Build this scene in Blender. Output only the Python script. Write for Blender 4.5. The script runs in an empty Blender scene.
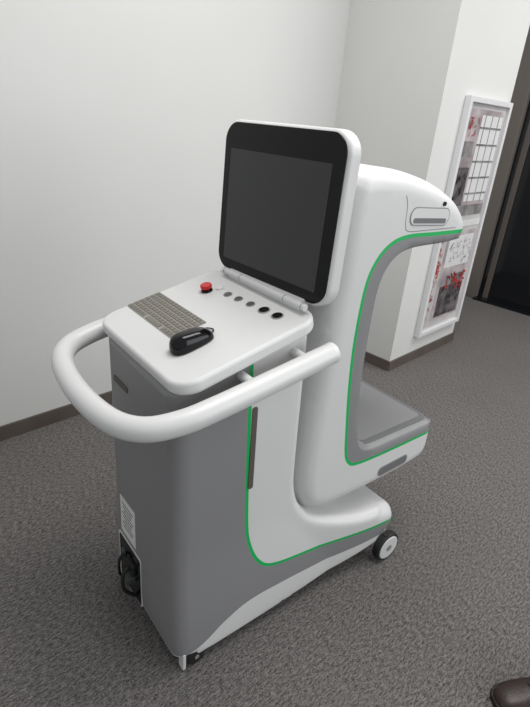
import bpy, math, bmesh, random
from mathutils import Vector, Matrix
from mathutils.geometry import delaunay_2d_cdt
H=1.5
col=bpy.context.collection
# ---------------- materials
def mat(name,c,rough=0.5,metal=0.0,bump=0.0,bscale=200,spec=0.5,coat=0.0,var=0.0,vscale=3.0):
    m=bpy.data.materials.new(name);m.use_nodes=True
    nt=m.node_tree;b=nt.nodes["Principled BSDF"]
    b.inputs["Base Color"].default_value=(*c,1);b.inputs["Roughness"].default_value=rough
    b.inputs["Metallic"].default_value=metal;b.inputs["Specular IOR Level"].default_value=spec
    b.inputs["Coat Weight"].default_value=coat
    tc=nt.nodes.new("ShaderNodeTexCoord")
    if bump>0:
        n=nt.nodes.new("ShaderNodeTexNoise");n.inputs["Scale"].default_value=bscale
        nt.links.new(tc.outputs["Object"],n.inputs["Vector"])
        bp=nt.nodes.new("ShaderNodeBump");bp.inputs["Strength"].default_value=bump;bp.inputs["Distance"].default_value=0.002
        nt.links.new(n.outputs["Fac"],bp.inputs["Height"]);nt.links.new(bp.outputs[0],b.inputs["Normal"])
    if var>0:
        n=nt.nodes.new("ShaderNodeTexNoise");n.inputs["Scale"].default_value=vscale
        nt.links.new(tc.outputs["Object"],n.inputs["Vector"])
        r=nt.nodes.new("ShaderNodeValToRGB")
        r.color_ramp.elements[0].position=0.3;r.color_ramp.elements[1].position=0.7
        r.color_ramp.elements[0].color=(*[x*(1-var) for x in c],1);r.color_ramp.elements[1].color=(*[min(1,x*(1+var)) for x in c],1)
        nt.links.new(n.outputs["Fac"],r.inputs[0]);nt.links.new(r.outputs[0],b.inputs["Base Color"])
    return m
M_white=mat("white_plastic",(0.66,0.66,0.655),0.35,bump=0.05,bscale=400)
M_deck=mat("deck_plastic",(0.66,0.66,0.655),0.5,bump=0.15,bscale=500)
M_grey=mat("grey_plastic",(0.235,0.235,0.24),0.4,bump=0.1,bscale=500)
M_dgrey=mat("tray_grey",(0.15,0.152,0.155),0.5)
M_green=mat("green_trim",(0.0,0.44,0.10),0.4)
M_black=mat("black_gloss",(0.004,0.004,0.005),0.08,spec=0.3)
M_screen=mat("lcd_panel",(0.040,0.040,0.041),0.12,spec=0.45)
M_rubber=mat("black_rubber",(0.012,0.012,0.013),0.6)
M_metal=mat("keyboard_metal",(0.34,0.32,0.29),0.45,metal=0.35)
M_key=mat("keyboard_keys",(0.20,0.187,0.163),0.5,metal=0.2)
M_red=mat("red_button",(0.55,0.01,0.015),0.35)
M_btn=mat("button_grey",(0.10,0.11,0.11),0.3,metal=0.3)
M_slot=mat("slot_dark",(0.10,0.085,0.075),0.5)
M_seam=mat("seam",(0.25,0.25,0.25),0.6)
M_label=mat("label_paper",(0.72,0.72,0.70),0.6)
M_ink=mat("ink",(0.15,0.15,0.15),0.7)
M_wall=mat("wall_paint",(0.63,0.63,0.615),0.8,bump=0.08,bscale=60,var=0.015,vscale=1.5)
M_base=mat("baseboard_brown",(0.10,0.082,0.072),0.45,var=0.15,vscale=6)
M_jamb=mat("door_jamb",(0.17,0.15,0.135),0.4,metal=0.3)
M_glass=mat("dark_glass",(0.006,0.007,0.009),0.08)
M_frame=mat("poster_frame_white",(0.66,0.66,0.67),0.35)
M_shoe=mat("brown_leather",(0.026,0.012,0.009),0.4,bump=0.3,bscale=120,var=0.3,vscale=25)
M_sole=mat("shoe_sole",(0.015,0.012,0.01),0.6)
M_trou=mat("trouser_cloth",(0.02,0.02,0.025),0.9)

def carpet():
    m=bpy.data.materials.new("carpet");m.use_nodes=True;nt=m.node_tree;b=nt.nodes["Principled BSDF"]
    b.inputs["Roughness"].default_value=0.85;b.inputs["Specular IOR Level"].default_value=0.2
    tc=nt.nodes.new("ShaderNodeTexCoord")
    def nz(scale,stretch,detail,rot=0,rough=.7):
        mp=nt.nodes.new("ShaderNodeMapping");mp.inputs["Scale"].default_value=stretch;mp.inputs["Rotation"].default_value=(0,0,rot)
        n=nt.nodes.new("ShaderNodeTexNoise");n.inputs["Scale"].default_value=scale;n.inputs["Detail"].default_value=detail;n.inputs["Roughness"].default_value=rough
        nt.links.new(tc.outputs["Object"],mp.inputs[0]);nt.links.new(mp.outputs[0],n.inputs[0]);return n
    a=nz(55,(1,2.8,1),5,0.15);c=nz(190,(1,1.6,1),3,.1,.8);g=nz(1.3,(1,1,1),2)
    mx=nt.nodes.new("ShaderNodeMix");mx.data_type='FLOAT';mx.inputs[0].default_value=0.5
    nt.links.new(a.outputs[0],mx.inputs[2]);nt.links.new(c.outputs[0],mx.inputs[3])
    r=nt.nodes.new("ShaderNodeValToRGB");e=r.color_ramp.elements
    e[0].position=0.41;e[0].color=(0.034,0.0315,0.0305,1);e[1].position=0.61;e[1].color=(0.275,0.257,0.247,1)
    nt.links.new(mx.outputs[0],r.inputs[0])
    m2=nt.nodes.new("ShaderNodeMix");m2.data_type='RGBA';m2.blend_type='MULTIPLY';m2.inputs[0].default_value=0.5
    r2=nt.nodes.new("ShaderNodeValToRGB");r2.color_ramp.elements[0].color=(0.7,0.7,0.7,1);r2.color_ramp.elements[1].color=(1.1,1.1,1.1,1)
    nt.links.new(g.outputs[0],r2.inputs[0]);nt.links.new(r.outputs[0],m2.inputs[6]);nt.links.new(r2.outputs[0],m2.inputs[7])
    nt.links.new(m2.outputs[2],b.inputs["Base Color"])
    bp=nt.nodes.new("ShaderNodeBump");bp.inputs["Strength"].default_value=0.6;bp.inputs["Distance"].default_value=0.004
    nt.links.new(c.outputs[0],bp.inputs["Height"]);nt.links.new(bp.outputs[0],b.inputs["Normal"])
    return m
M_carpet=carpet()

# ---------------- mesh helpers
def newobj(name,verts,faces,mats,parent=None,fm=None,smooth=False):
    me=bpy.data.meshes.new(name);me.from_pydata([tuple(v) for v in verts],[],faces)
    for m in (mats if isinstance(mats,(list,tuple)) else [mats]):me.materials.append(m)
    if fm:
        for p,i in zip(me.polygons,fm):p.material_index=i
    me.update()
    bm=bmesh.new();bm.from_mesh(me);bmesh.ops.recalc_face_normals(bm,faces=bm.faces);bm.to_mesh(me);bm.free()
    ob=bpy.data.objects.new(name,me);col.objects.link(ob)
    if parent:ob.parent=parent
    if smooth:
        for p in me.polygons:p.use_smooth=True
    return ob
def bevel(ob,w,seg=3,ang=35):
    m=ob.modifiers.new("bv",'BEVEL');m.width=w;m.segments=seg;m.limit_method='ANGLE';m.angle_limit=math.radians(ang)
    for p in ob.data.polygons:p.use_smooth=True
    w2=ob.modifiers.new("wn",'WEIGHTED_NORMAL');w2.keep_sharp=True
def box(name,x0,x1,y0,y1,z0,z1,m,parent=None,bv=0):
    v=[(x,y,z) for x in(x0,x1) for y in(y0,y1) for z in(z0,z1)]
    f=[(0,1,3,2),(4,6,7,5),(0,4,5,1),(2,3,7,6),(0,2,6,4),(1,5,7,3)]
    ob=newobj(name,v,f,m,parent)
    if bv:bevel(ob,bv)
    return ob
def rrect(w,h,r,n=8):
    pts=[]
    for cx,cy,a0 in((w/2-r,h/2-r,0),(-w/2+r,h/2-r,90),(-w/2+r,-h/2+r,180),(w/2-r,-h/2+r,270)):
        for i in range(n+1):
            a=math.radians(a0+90*i/n);pts.append((cx+r*math.cos(a),cy+r*math.sin(a)))
    return pts
def prism(name,pts,z0,z1,m,parent,mtx=None,bv=0,seg=3):
    n=len(pts);v=[Vector((x,y,z0)) for x,y in pts]+[Vector((x,y,z1)) for x,y in pts]
    if mtx is not None:v=[mtx@p for p in v]
    f=[tuple(range(n)),tuple(range(n,2*n))]+[(i,(i+1)%n,(i+1)%n+n,i+n) for i in range(n)]
    ob=newobj(name,v,f,m,parent)
    if bv:bevel(ob,bv,seg)
    return ob
def cyl(name,p0,p1,r,m,parent,bv=0,n=32):
    p0=Vector(p0);p1=Vector(p1);d=(p1-p0);q=d.to_track_quat('Z','Y').to_matrix().to_4x4()
    mt=Matrix.Translation(p0)@q
    return prism(name,[(r*math.cos(2*math.pi*i/n),r*math.sin(2*math.pi*i/n)) for i in range(n)],0,d.length,m,parent,mt,bv)
def catmull(P,sub=8):
    P=[Vector(p) for p in P];out=[]
    for i in range(len(P)-1):
        a=P[max(i-1,0)];b=P[i];c=P[i+1];d=P[min(i+2,len(P)-1)]
        for k in range(sub):
            t=k/sub
            out.append(0.5*((2*b)+(c-a)*t+(2*a-5*b+4*c-d)*t*t+(-a+3*b-3*c+d)*t**3))
    out.append(P[-1]);return out
def tube(name,P,r,m,parent,n=20,caps=True):
    vs=[];fs=[]
    up=Vector((0,0,1))
    for i,p in enumerate(P):
        t=(P[min(i+1,len(P)-1)]-P[max(i-1,0)]).normalized()
        s=t.cross(up)
        if s.length<0.05:s=t.cross(Vector((0,1,0)))
        s.normalize();u=s.cross(t)
        rr=r(i/(len(P)-1)) if callable(r) else r
        for k in range(n):
            a=2*math.pi*k/n;vs.append(p+s*rr*math.cos(a)+u*rr*math.sin(a))
    L=len(P)
    for i in range(L-1):
        for k in range(n):fs.append((i*n+k,i*n+(k+1)%n,(i+1)*n+(k+1)%n,(i+1)*n+k))
    if caps:fs.append(tuple(range(n)));fs.append(tuple(range((L-1)*n,L*n)))
    return newobj(name,vs,fs,m,parent,smooth=True)

def dseg(p,a,b):
    ax,ay=a;bx,by=b;dx=bx-ax;dy=by-ay;L=dx*dx+dy*dy
    t=0 if L==0 else max(0,min(1,((p[0]-ax)*dx+(p[1]-ay)*dy)/L))
    return math.hypot(p[0]-ax-t*dx,p[1]-ay-t*dy)
def inpoly(p,poly):
    c=False;n=len(poly);j=n-1
    for i in range(n):
        xi,yi=poly[i];xj,yj=poly[j]
        if (yi>p[1])!=(yj>p[1]) and p[0]<(xj-xi)*(p[1]-yi)/(yj-yi)+xi:c=not c
        j=i
    return c
def resample(P,step):
    out=[P[0]];
    for a,b in zip(P[:-1],P[1:]):
        L=math.hypot(b[0]-a[0],b[1]-a[1]);k=max(1,int(round(L/step)))
        for i in range(1,k+1):out.append((a[0]+(b[0]-a[0])*i/k,a[1]+(b[1]-a[1])*i/k))
    return out
def sm2(P,sub=8):
    return [(q.x,q.y) for q in catmull([(a,b,0) for a,b in P],sub)]
def offs(P,d):
    o=[]
    for i in range(len(P)):
        a=P[max(i-1,0)];b=P[min(i+1,len(P)-1)];dx=b[0]-a[0];dy=b[1]-a[1];L=math.hypot(dx,dy) or 1
        o.append((P[i][0]-dy/L*d,P[i][1]+dx/L*d))
    return o
def pillow(name,parts,lines,region,mats,vc,wf,parent):
    segs=[];outline=[]
    parts=[(resample(P,0.014),r) for P,r in parts]
    for P,r in parts:
        outline+=P[:-1]
        for a,b in zip(P[:-1],P[1:]):segs.append((a,b,r))
    radii=sorted(set(r for _,r in parts))
    def drops(p):
        tot=0
        for r in radii:
            d=min(dseg(p,a,b) for a,b,rr in segs if rr==r)
            if d<r:tot=max(tot,r-math.sqrt(max(0,r*r-(r-d)**2)))
        return tot
    n=len(outline)
    pts=[Vector(p) for p in outline];edges=[(i,(i+1)%n) for i in range(n)]
    area=sum(outline[i][0]*outline[(i+1)%n][1]-outline[(i+1)%n][0]*outline[i][1] for i in range(n))
    sg=1 if area>0 else -1
    for P,r in parts:
        for i in range(len(P)-1):
            a=P[i];b=P[i+1];mx=(a[0]+b[0])/2;my=(a[1]+b[1])/2
            dx=b[0]-a[0];dy=b[1]-a[1];L=math.hypot(dx,dy) or 1
            nx,ny=-dy/L*sg,dx/L*sg
            for k in(0.04,0.14,0.3,0.5,0.75,1.0):
                q=(mx+nx*r*k,my+ny*r*k)
                if not inpoly(q,outline):continue
                if min(dseg(q,s[0],s[1]) for s in segs)<r*k*0.93:continue
                if any(abs(q[0]-p.x)+abs(q[1]-p.y)<0.002 for p in pts[-60:]):continue
                pts.append(Vector(q))
    xs=[p[0] for p in outline];ys=[p[1] for p in outline]
    x=min(xs)
    while x<max(xs):
        y=min(ys)
        while y<max(ys):
            if inpoly((x,y),outline) and min(dseg((x,y),s[0],s[1]) for s in segs)>0.012:pts.append(Vector((x,y)))
            y+=0.022
        x+=0.022
    for Lp in lines:
        R=[q for q in resample(Lp,0.012)]
        s=len(pts);pts+=[Vector(q) for q in R];edges+=[(s+i,s+i+1) for i in range(len(R)-1)]
    V,E,F,_,_,_=delaunay_2d_cdt(pts,edges,[],0,1e-5)
    V=[(v.x,v.y) for v in V]
    F=[f for f in F if inpoly((sum(V[i][0] for i in f)/3,sum(V[i][1] for i in f)/3),outline)]
    used=sorted(set(i for f in F for i in f));mp={j:i for i,j in enumerate(used)}
    V=[V[i] for i in used];F=[tuple(mp[i] for i in f) for f in F]
    N=len(V);hw=[wf(*p)-drops(p) for p in V]
    vs=[(p[0],vc-w,p[1]) for p,w in zip(V,hw)]+[(p[0],vc+w,p[1]) for p,w in zip(V,hw)]
    fm=[region((sum(V[i][0] for i in f)/3,sum(V[i][1] for i in f)/3)) for f in F]
    fs=list(F)+[tuple(i+N for i in reversed(f)) for f in F];fm=fm+fm
    cnt={}
    for k,f in enumerate(F):
        for i in range(3):
            e=(f[i],f[(i+1)%3]);cnt.setdefault(tuple(sorted(e)),[]).append((e,k))
    for key,l in cnt.items():
        if len(l)==1:
            (a,b),k=l[0];fs.append((b,a,a+N,b+N));fm.append(fm[k])
    return newobj(name,vs,fs,mats,parent,fm,smooth=True)

# ================= ROOM
WY=1.515*H; CX=1.90*H; CY=1.037*H; FX=3.38*H
box("floor",-2.5,8,-3,4,-0.1,0,M_carpet)
box("wall_left",-2.5,FX+0.15,WY,WY+0.15,0,3.6,M_wall)
box("wall_column",CX,2.5*H,CY,WY,0,3.6,M_wall)
box("baseboard_left",-2.5,CX-0.012,WY-0.012,WY,0,0.075,M_base)
box("baseboard_column",CX-0.012,2.5*H+0.01,CY-0.012,CY,0,0.07,M_base)
box("baseboard_column_side",CX-0.012,CX,CY,WY-0.012,0,0.07,M_base)
box("wall_far",FX,FX+0.15,CY+0.55,WY,0,3.6,M_wall)
box("wall_far_upper",FX,FX+0.15,-3,CY+0.55,2.5,3.6,M_wall)
d=bpy.data.objects.new("door_1",None);col.objects.link(d)
box("jamb_a",FX-0.03,FX+0.12,CY+0.40,CY+0.55,0,2.5,M_jamb,d,0.004)
box("jamb_b",FX-0.03,FX+0.12,-1.6,-1.5,0,2.5,M_jamb,d,0.004)
box("header",FX-0.03,FX+0.12,-1.5,CY+0.40,2.4,2.5,M_jamb,d,0.004)
box("glass_leaf_a",FX+0.03,FX+0.05,0.25,CY+0.40,0.02,2.4,M_glass,d)
box("glass_leaf_b",FX+0.03,FX+0.05,-1.5,0.235,0.02,2.4,M_glass,d)
for nm,y in (("stile_a",CY+0.30),("stile_b",.27)):
    box(nm,FX+0.015,FX+0.03,y,y+.05,0.02,2.4,M_slot,d,0.003)
cyl("pull_handle",(FX-0.04,1.50,0.85),(FX-0.04,1.50,1.35),0.012,M_metal,d)
box("threshold",FX-0.08,FX+0.12,-1.5,CY+0.4,0.0,0.02,M_glass,d)
# glazed notice board / poster on the pillar
p=bpy.data.objects.new("framed_poster",None);col.objects.link(p)
px0,px1,pz0,pz1=2.075*H,2.475*H,0.125*H,1.135*H
py1=CY;py0=CY-0.04
fw=0.032
box("frame_l",px0,px0+fw,py0,py1,pz0,pz1,M_frame,p,0.004)
box("frame_r",px1-fw,px1,py0,py1,pz0,pz1,M_frame,p,0.004)
box("frame_t",px0+fw,px1-fw,py0,py1,pz1-fw,pz1,M_frame,p,0.004)
box("frame_b",px0+fw,px1-fw,py0,py1,pz0,pz0+fw,M_frame,p,0.004)
M_post=mat("poster_print",(0.52,0.50,0.50),0.15,var=0.12,vscale=5)
M_sky=mat("poster_photo",(0.40,0.35,0.36),0.15,var=0.35,vscale=7)
M_pred=mat("poster_red",(0.36,0.04,0.04),0.3,var=0.4,vscale=14)
M_pdark=mat("poster_dark",(0.09,0.08,0.085),0.2,var=0.8,vscale=18)
M_pmid=mat("poster_band",(0.22,0.21,0.21),0.25,var=0.4,vscale=12)
M_pwhite=mat("poster_white",(0.66,0.66,0.66),0.25)
PB=py0+0.022
box("print",px0+fw,px1-fw,PB,py1,pz0+fw,pz1-fw,M_post,p)
zz=lambda f:pz0+(pz1-pz0)*f
xx=lambda f:px0+(px1-px0)*f
def pan(name,a,b,c,e,m,k):
    box(name,xx(a),xx(b),PB-.0012*k,PB,zz(c),zz(e),m,p)
def strokes(name,x0,z0,x1,z1,n,m,seed,L=.035,wd=.007):
    rd=random.Random(seed);vs=[];fs=[]
    for i in range(n):
        cx=rd.uniform(x0,x1);cz=rd.uniform(z0,z1);a=rd.choice([0,.3,1.5,1.2,2.2,-.2]);l=L*rd.uniform(.5,1);w_=wd*rd.uniform(.6,1.2)
        ux,uz=math.cos(a)*l/2,math.sin(a)*l/2;nx,nz_=-math.sin(a)*w_/2,math.cos(a)*w_/2;b=len(vs)
        y=PB-.006+.0001*i/n
        vs+=[(cx-ux-nx,y,cz-uz-nz_),(cx+ux-nx,y,cz+uz-nz_),(cx+ux+nx,y,cz+uz+nz_),(cx-ux+nx,y,cz-uz+nz_)]
        fs.append((b,b+1,b+2,b+3))
    newobj(name,vs,fs,m,p)
pan("upper_photo",.08,.92,.54,.96,M_sky,1)
pan("photo_window",.40,.90,.60,.94,M_pwhite,2)
for i in range(3):pan("window_mullion_%d"%i,.47+.16*i,.485+.16*i,.60,.94,M_pmid,3)
for i in range(5):pan("window_rail_%d"%i,.40,.90,.63+.065*i,.637+.065*i,M_pmid,4)
pan("photo_cabinet",.10,.36,.56,.74,M_pdark,2)
pan("photo_shelf",.12,.34,.78,.84,M_pmid,2)
pan("photo_floor",.08,.92,.54,.585,M_pmid,3)
strokes("red_heading",xx(.12),zz(.86),xx(.34),zz(.93),14,M_pred,4,.05,.006)
pan("title_strip",.06,.94,.49,.515,M_pwhite,3)
pan("lower_sheet",.24,.92,.06,.47,M_sky,1)
pan("lower_sheet_pale",.30,.88,.31,.45,M_pwhite,2)
pan("lower_photo",.32,.88,.07,.22,M_pdark,2)
pan("lower_photo_top",.42,.80,.22,.27,M_pmid,3)
strokes("red_script",xx(.42),zz(.20),xx(.86),zz(.27),34,M_pred,12,.055,.012)
strokes("red_column",xx(.09),zz(.08),xx(.18),zz(.45),46,M_pred,13,.04,.008)
strokes("caption_text",xx(.34),zz(.33),xx(.85),zz(.43),50,M_pmid,14,.03,.004)

# ================= MEDICAL SCANNER CART
cart=bpy.data.objects.new("medical_scanner_cart",None);col.objects.link(cart)
cart.location=(0.606,0.79,0);cart.rotation_euler=(0,0,math.radians(-7))
VC=0.212
green=sm2([(.163,1.05),(.168,.9),(.175,.7),(.188,.47),(.203,.37),(.24,.285),(.30,.24),(.45,.212),(.65,.188),(.90,.16)])
skirt=sm2([(-.12,.062),(-.02,.064),(.05,.080),(.12,.118),(.21,.145),(.35,.142),(.6,.124),(.92,.115)])
g1=offs(green,.0052);g2=offs(green,-.0052)
band=g1+g2[::-1]
greyp=[(-.2,1.05)]+green+[(1.0,.16),(1.0,.115)]+skirt[::-1]+[(-.2,.06)]
frontP=sm2([(.352,1.02),(.358,.80),(.364,.60),(.372,.50),(.40,.42),(.46,.35),(.56,.295),(.68,.255),(.80,.235)])
tipP=sm2([(.80,.235),(.86,.215),(.885,.17),(.875,.12),(.83,.09)])
botP=sm2([(.83,.09),(.65,.064),(.4,.042),(.15,.034),(.0,.036)])
endP=sm2([(.0,.036),(-.030,.045),(-.042,.09),(-.042,.3),(-.040,.6),(-.040,.920)])
topP=[(-.040,.920),(.352,1.026)]
frontP[0]=(.352,1.026)
def wcart(u,z):
    t=max(0,min(1,(u-.30)/.5));t=t*t*(3-2*t)
    s=max(0,min(1,(.45-z)/.4));s=s*s*(3-2*s)
    return .205+max(.038*t,.020*s)
def regcart(p):
    if inpoly(p,band):return 2
    if inpoly(p,greyp):return 1
    return 0
pillow("cart_body",[(frontP,.03),(tipP,.05),(botP,.015),(endP,.045),(topP,.005)],[g1,g2,skirt],regcart,[M_white,M_grey,M_green],VC,wcart,cart)

# C-arm
cg=sm2([(1.0,1.235),(.8,1.235),(.66,1.235),(.59,1.215),(.545,1.17),(.522,1.1),(.515,.95),(.525,.8),(.545,.65),(.56,.56),(.582,.515),(.63,.492),(.8,.484),(1.10,.484)])
c1=offs(cg,.0056);c2=offs(cg,-.0056);cband=c1+c2[::-1]
cgrey=cg+[(1.1,.6),(.8,.8),(1.0,1.1)]
outer=sm2([(.948,1.215),(.958,1.24),(.938,1.28),(.875,1.327),(.76,1.372),(.62,1.402),(.50,1.408),(.45,1.385),(.435,1.32),(.427,1.1),(.405,.85),(.392,.65),(.392,.5),(.41,.42),(.45,.37),(.53,.35),(.7,.342),(.9,.345),(1.01,.36),(1.045,.40),(1.05,.46),(1.045,.51)])
inner=sm2([(1.045,.51),(1.02,.525),(.85,.528),(.70,.53),(.64,.55),(.61,.60),(.59,.7),(.577,.85),(.577,1.05),(.59,1.13),(.63,1.18),(.70,1.20),(.85,1.205),(.948,1.215)])
def regc(p):
    if inpoly(p,cband):return 2
    if inpoly(p,cgrey):return 1
    return 0
VA=.20
pillow("c_arm",[(outer,.05),(inner,.007)],[c1,c2],regc,[M_white,M_grey,M_green],VA,lambda u,z:.20,cart)
cyl("swivel_neck",(.60,VA,.2),(.60,VA,.36),.11,M_white,cart,.01)
prism("tray_plate",rrect(.37,.35,.03),0,.004,M_dgrey,cart,Matrix.Translation((.845,VA,.528)),.0015)
prism("tray_mat",rrect(.33,.31,.02),0,.002,M_grey,cart,Matrix.Translation((.845,VA,.532)))
def side(u,v,z,rot=0):
    return Matrix.Translation((u,v,z))@Matrix.Rotation(math.radians(90),4,'X')@Matrix.Rotation(math.radians(rot),4,'Z')
prism("tray_grip_rim",rrect(.16,.040,.019),-.003,.0015,M_seam,cart,side(.83,-.0,.405,2))
prism("tray_grip",rrect(.15,.030,.014),-.003,.002,M_dgrey,cart,side(.83,-.0,.405,2))
prism("head_grip_rim",rrect(.18,.05,.024),-.004,.0015,M_seam,cart,side(.745,0,1.285,-3))
prism("head_grip_inner",rrect(.174,.044,.021),-.004,.002,M_white,cart,side(.745,0,1.285,-3))
prism("head_grip_slot",rrect(.15,.014,.007),-.004,.003,M_dgrey,cart,side(.745,0,1.274,-3))
cyl("head_knob",(.80,0.006,1.318),(.80,-.003,1.318),.006,M_black,cart)
seam=[Vector((a,.001+max(0,(b-1.345))*0.6,b)) for a,b in sm2([(.615,1.36),(.635,1.32),(.642,1.27),(.66,1.250),(.74,1.248),(.88,1.248)])]
tube("head_seam",seam,.0018,M_seam,cart,8)
prism("side_slot",rrect(.016,.26,.006),-.003,.002,M_slot,cart,side(.188,.0065,.708,1))

# deck
T=math.radians(14.5)
Mdk=Matrix.Translation((0,0.222,.970))@Matrix.Rotation(-T,4,'Y')
def D(x,y,z):return Mdk@Matrix.Translation((x,y,z))
prism("console_deck",rrect(.418,.476,.06,10),-.036,0,M_deck,cart,D(.162,0,0),.010,4)
prism("console_underside",rrect(.38,.40,.05,8),-.065,-.03,M_white,cart,D(.165,-.008,0),.008)
# keyboard
kb=D(.100,.096,0)
prism("keyboard_plate",rrect(.105,.265,.004),-.002,.002,M_metal,cart,kb)
vs=[];fs=[]
for i in range(6):
    for j in range(16):
        x=-.043+i*.0172;y=-.1245+j*.0166;s=.0069;b=len(vs)
        if i==0 and 4<=j<=9:
            if j!=6:continue
            y0,y1=y-.03,y+.045
        else:y0,y1=y-s,y+s
        for z in(.001,.0038):
            q=0 if z<.003 else .0008
            vs+=[kb@Vector(t) for t in((x-s+q,y0+q,z),(x+s-q,y0+q,z),(x+s-q,y1-q,z),(x-s+q,y1-q,z))]
        fs+=[(b,b+1,b+2,b+3),(b+4,b+5,b+6,b+7),(b,b+1,b+5,b+4),(b+1,b+2,b+6,b+5),(b+2,b+3,b+7,b+6),(b+3,b,b+4,b+7)]
newobj("keyboard_keys",vs,fs,M_key,cart)
for i,(v,r,m) in enumerate([(.262,.0105,M_btn),(.215,.0105,M_btn),(.164,.0105,M_btn),(.109,.0135,M_black),(.058,.0135,M_black)]):
    x=.278+.004*i;mt=D(x,v-.21,0)
    n=24
    prism("button_ring_%d"%i,[(1.25*r*math.cos(2*math.pi*k/n),1.25*r*math.sin(2*math.pi*k/n)) for k in range(n)],-.002,.002,M_metal,cart,mt,.0008)
    prism("button_%d"%i,[(r*math.cos(2*math.pi*k/n),r*math.sin(2*math.pi*k/n)) for k in range(n)],-.002,.004,m,cart,mt,.0012)
n=28
for nm,r,z0,z1,m in(("estop_base",.017,-.002,.006,M_black),("estop_stem",.010,.004,.016,M_red),("estop_head",.017,.010,.021,M_red)):
    prism(nm,[(r*math.cos(2*math.pi*k/n),r*math.sin(2*math.pi*k/n)) for k in range(n)],z0,z1,m,cart,D(.252,.122,0),.003)
prism("key_switch",[(.012*math.cos(2*math.pi*k/n),.012*math.sin(2*math.pi*k/n)) for k in range(n)],-.002,.004,M_white,cart,D(.285,.105,0),.001)

# monitor
def MT(c,yaw,tilt,roll=0):
    R=Matrix(((0,0,-1,0),(-1,0,0,0),(0,1,0,0),(0,0,0,1)))
    return Matrix.Translation(c)@Matrix.Rotation(math.radians(yaw),4,'Z')@Matrix.Rotation(math.radians(tilt),4,'Y')@R@Matrix.Rotation(math.radians(roll),4,'Z')
mm=MT((.372,.213,1.280),3,2)
prism("monitor_casing",rrect(.466,.418,.055,10),-.03,.015,M_white,cart,mm,.012,4)
prism("monitor_glass",rrect(.450,.404,.050,10),.010,.0175,M_black,cart,mm,.002)
prism("monitor_display",rrect(.385,.305,.003),.017,.0182,M_screen,cart,mm@Matrix.Translation((-.004,-.018,0)))
box("monitor_back",.40,.424,.12,.30,1.15,1.38,M_white,cart,.008)
cyl("hinge_bar",(.332,.02,1.074),(.332,.395,1.074),.0095,M_white,cart,.003)
box("hinge_plate",.332,.37,.05,.37,1.055,1.084,M_white,cart,.006)
for i,v in enumerate((.03,.10,.30,.38)):
    cyl("hinge_gap_%d"%i,(.332,v,1.074),(.332,v+.002,1.074),.010,M_seam,cart)

# handle
hz=lambda u:.915+.17*u
hp=[(.368,-.06),(.2,-.062),(.03,-.062),(-.06,-.054),(-.13,-.02),(-.170,.06),(-.184,.212),(-.170,.364),(-.13,.444),(-.06,.478),(.03,.486),(.13,.486)]
P=catmull([(u,v,hz(u)) for u,v in hp],8)
def hr(t):
    e=min(t,1-t)*1.5
    return .0275*(1 if e>.008 else .86+.14*math.sqrt(max(0,1-(1-e/.008)**2)))
P=[P[0]+(P[0]-P[1]).normalized()*.003]+P+[P[-1]+(P[-1]-P[-2]).normalized()*.003]
tube("push_handle",P,hr,M_white,cart,28)
for i,u in enumerate((.135,.295)):
    cyl("handle_bracket_a%d"%i,(u,-.06,hz(u)),(u,.03,hz(u)+.005),.012,M_white,cart,.002)
cyl("handle_bracket_b",(.09,.48,hz(.09)),(.09,.39,hz(.09)+.005),.012,M_white,cart,.002)

# casters
def caster(tag,u,v,r,w,discm,zb):
    cyl("caster_tyre_"+tag,(u,v-w/2,r),(u,v+w/2,r),r,M_rubber,cart,.006)
    cyl("caster_disc_"+tag,(u,v-w/2-.003,r),(u,v+w/2+.003,r),r*.82,discm,cart,.003)
    cyl("caster_hub_"+tag,(u,v-w/2-.005,r),(u,v+w/2+.005,r),r*.22,M_seam,cart)
    cyl("caster_stem_"+tag,(u-.01,v,r),(u-.01,v,zb),.012,M_rubber,cart)
caster("ra",.83,-.045,.060,.03,M_white,.12)
caster("rb",.83,.465,.060,.03,M_white,.12)
caster("fa",.026,.004,.033,.024,M_rubber,.07)
caster("fb",.026,.410,.033,.024,M_rubber,.07)
for i,v in enumerate((.004,.410)):
    box("caster_fork_%d"%i,-.020,-.009,v-.014,v+.014,.004,.07,M_white,cart,.003)
for i,v in enumerate((-.045,.465)):
    s=1 if v<0 else -1
    box("caster_arm_%d"%i,.80,.86,min(v+.03*s,v+.09*s),max(v+.03*s,v+.09*s),.08,.13,M_white,cart,.006)

# end-face details
prism_E=lambda v,z,u=-.040:MT((u,v,z),0,0)
E=prism_E
prism("power_recess_rim",rrect(.165,.205,.012),-.008,.0015,M_white,cart,E(.295,.155,-.042),.001)
prism("power_recess",rrect(.150,.190,.008),-.008,.003,M_black,cart,E(.293,.155,-.042))
prism("power_inlet",rrect(.05,.04,.004),0,.012,M_rubber,cart,E(.275,.18,-.042),.002)
prism("power_inlet_body",rrect(.04,.025,.004),0,.03,M_btn,cart,E(.275,.14,-.042),.002)
prism("power_switch",rrect(.02,.03,.002),0,.008,M_btn,cart,E(.335,.19,-.042),.001)
tube("power_cable",catmull([(-.055,.275,.18),(-.078,.27,.17),(-.082,.26,.12),(-.06,.252,.09),(-.04,.248,.075)],6),.006,M_rubber,cart,12)
tube("power_cable_b",catmull([(-.050,.33,.19),(-.065,.33,.17),(-.065,.33,.11),(-.04,.33,.09)],6),.005,M_rubber,cart,12)
prism("rating_label",rrect(.105,.14,.002),-.002,.001,M_label,cart,E(.300,.345,-.042))
for i in range(8):
    prism("label_line_%d"%i,rrect(.080-.014*(i%3),.004,.001),0,.0015,M_ink,cart,E(.300,.395-.013*i,-.042))
prism("vent_slot",rrect(.09,.018,.005),-.003,.002,M_slot,cart,E(.31,.82,-.040))
prism("lock_plate",rrect(.02,.03,.004),-.003,.002,M_seam,cart,E(.165,.74,-.040))

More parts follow.
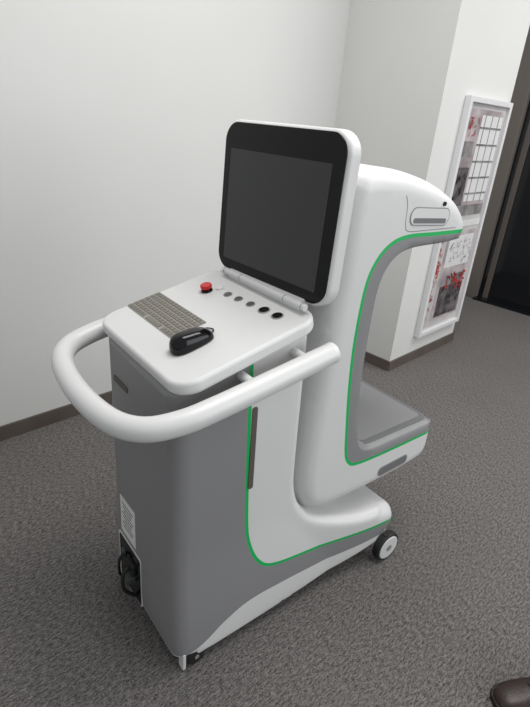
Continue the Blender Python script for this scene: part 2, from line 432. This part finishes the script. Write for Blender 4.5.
# ================= computer mouse
mouse=bpy.data.objects.new("computer_mouse",None);col.objects.link(mouse)
W=Matrix.Translation(cart.location)@Matrix.Rotation(math.radians(-7),4,'Z')
mm2=W@D(.072,-.098,.0005)@Matrix.Rotation(math.radians(2),4,'Z')
mesh_v=[];fs=[];n=32;L=14
for i in range(L+1):
    t=i/L;ph=math.pi*t*0.5
    for k in range(n):
        a=2*math.pi*k/n
        rx=.058*abs(math.cos(a))**.85*(1 if math.cos(a)>0 else -1)
        ry=(.033+.004*math.cos(2*a))*abs(math.sin(a))**.85*(1 if math.sin(a)>0 else -1)
        sc=math.cos(ph)**.55 if i<L else .02
        z=.036*math.sin(ph)**.9*(1-.28*(math.cos(a)*sc))
        mesh_v.append(mm2@Vector((rx*sc,ry*sc,z+.001)))
for i in range(L):
    for k in range(n):fs.append((i*n+k,i*n+(k+1)%n,(i+1)*n+(k+1)%n,(i+1)*n+k))
fs.append(tuple(range(n)));fs.append(tuple(range(L*n,L*n+n)))
newobj("mouse_shell",mesh_v,fs,M_black,mouse,smooth=True)
cyl("mouse_wheel",mm2@Vector((.03,-.004,.024)),mm2@Vector((.03,.004,.024)),.007,M_btn,mouse)
tube("mouse_cable",catmull([mm2@Vector(q) for q in((.054,0,.006),(.066,.004,.004),(.072,.016,.003),(.064,.032,.003),(.046,.044,.003))],8),.0018,M_rubber,mouse,8)

# ================= leather shoe
shoe=bpy.data.objects.new("leather_shoe",None);col.objects.link(shoe)
ang=math.atan2(-.62,.78)
Sm=Matrix.Translation((1.203,.112,0))@Matrix.Rotation(ang,4,'Z')
sec=[(0.0,.012,.020),(.012,.030,.034),(.035,.042,.044),(.07,.049,.052),(.11,.049,.064),(.15,.043,.082),(.19,.037,.095),(.23,.036,.098),(.265,.034,.095),(.285,.02,.085)]
vs=[];fs=[];n=20
for x,w,h in sec:
    for k in range(n):
        a=math.pi*k/(n-1);c=math.cos(a);s=math.sin(a)
        vs.append(Sm@Vector((x,w*(abs(c)**.8)*(1 if c>0 else -1),.018+(h-.018)*s**.75)))
for i in range(len(sec)-1):
    for k in range(n-1):fs.append((i*n+k,i*n+k+1,(i+1)*n+k+1,(i+1)*n+k))
    fs.append((i*n+n-1,i*n,(i+1)*n,(i+1)*n+n-1))
fs.append(tuple(range(n)));fs.append(tuple(range((len(sec)-1)*n,len(sec)*n)))
newobj("upper",vs,fs,M_shoe,shoe,smooth=True)
so=[(x-.003,w+.005) for x,w,h in sec]
pts=[(a,b) for a,b in so]+[(a,-b) for a,b in reversed(so)]
prism("sole",pts,0,.02,M_sole,shoe,Sm,.004)
tube("trouser_leg",[Sm@Vector((.22,0,z)) for z in(.085,.15,.3,.45)],lambda t:.055+.02*t,M_trou,shoe,24)
for i in range(4):
    tube("lace_%d"%i,catmull([Sm@Vector((.10+.018*i,-.018,.058+.008*i)),Sm@Vector((.104+.018*i,0,.068+.0095*i)),Sm@Vector((.10+.018*i,.018,.058+.008*i))],5),.0022,M_sole,shoe,8)

# ================= camera
U1=Vector((0.714,-0.244,0.656));U2=Vector((-0.696,-0.350,0.627));DN=Vector((-0.0767,0.904,0.420))
right=Vector((U1.x,U2.x,-DN.x)).normalized();up=-Vector((U1.y,U2.y,-DN.y));up=(up-up.dot(right)*right).normalized();bk=right.cross(up)
cd=bpy.data.cameras.new("camera");cam=bpy.data.objects.new("camera",cd);col.objects.link(cam)
R=Matrix((right,up,bk)).transposed().to_4x4()
cam.matrix_world=Matrix.Translation((0,0,H))@R
cd.sensor_fit='VERTICAL';cd.sensor_height=36;cd.lens=510/707*36;cd.clip_start=.02
bpy.context.scene.camera=cam
# ================= light
w=bpy.data.worlds.new("w");bpy.context.scene.world=w;w.use_nodes=True
w.node_tree.nodes["Background"].inputs[0].default_value=(0.95,0.975,1,1);w.node_tree.nodes["Background"].inputs[1].default_value=0.55
def area(name,loc,tgt,sx,sy,e,c=(1,1,1)):
    l=bpy.data.lights.new(name,'AREA');l.shape='RECTANGLE';l.size=sx;l.size_y=sy;l.energy=e;l.color=c
    o=bpy.data.objects.new(name,l);col.objects.link(o);o.location=loc
    o.rotation_euler=(Vector(tgt)-Vector(loc)).to_track_quat('-Z','Y').to_euler();return o
area("ceiling_light",(1.3,0.7,3.3),(1.3,0.7,0),1.2,1.2,46,(1,.985,.96))
area("ceiling_light.001",(4.2,-0.3,3.3),(4.2,-0.3,0),1.2,1.2,60,(1,.985,.96))
area("window_light",(2.8,-2.9,1.9),(2.4,1,0.8),3.5,2.2,72,(.97,.985,1))
sc=bpy.context.scene
sc.view_settings.view_transform='Standard'
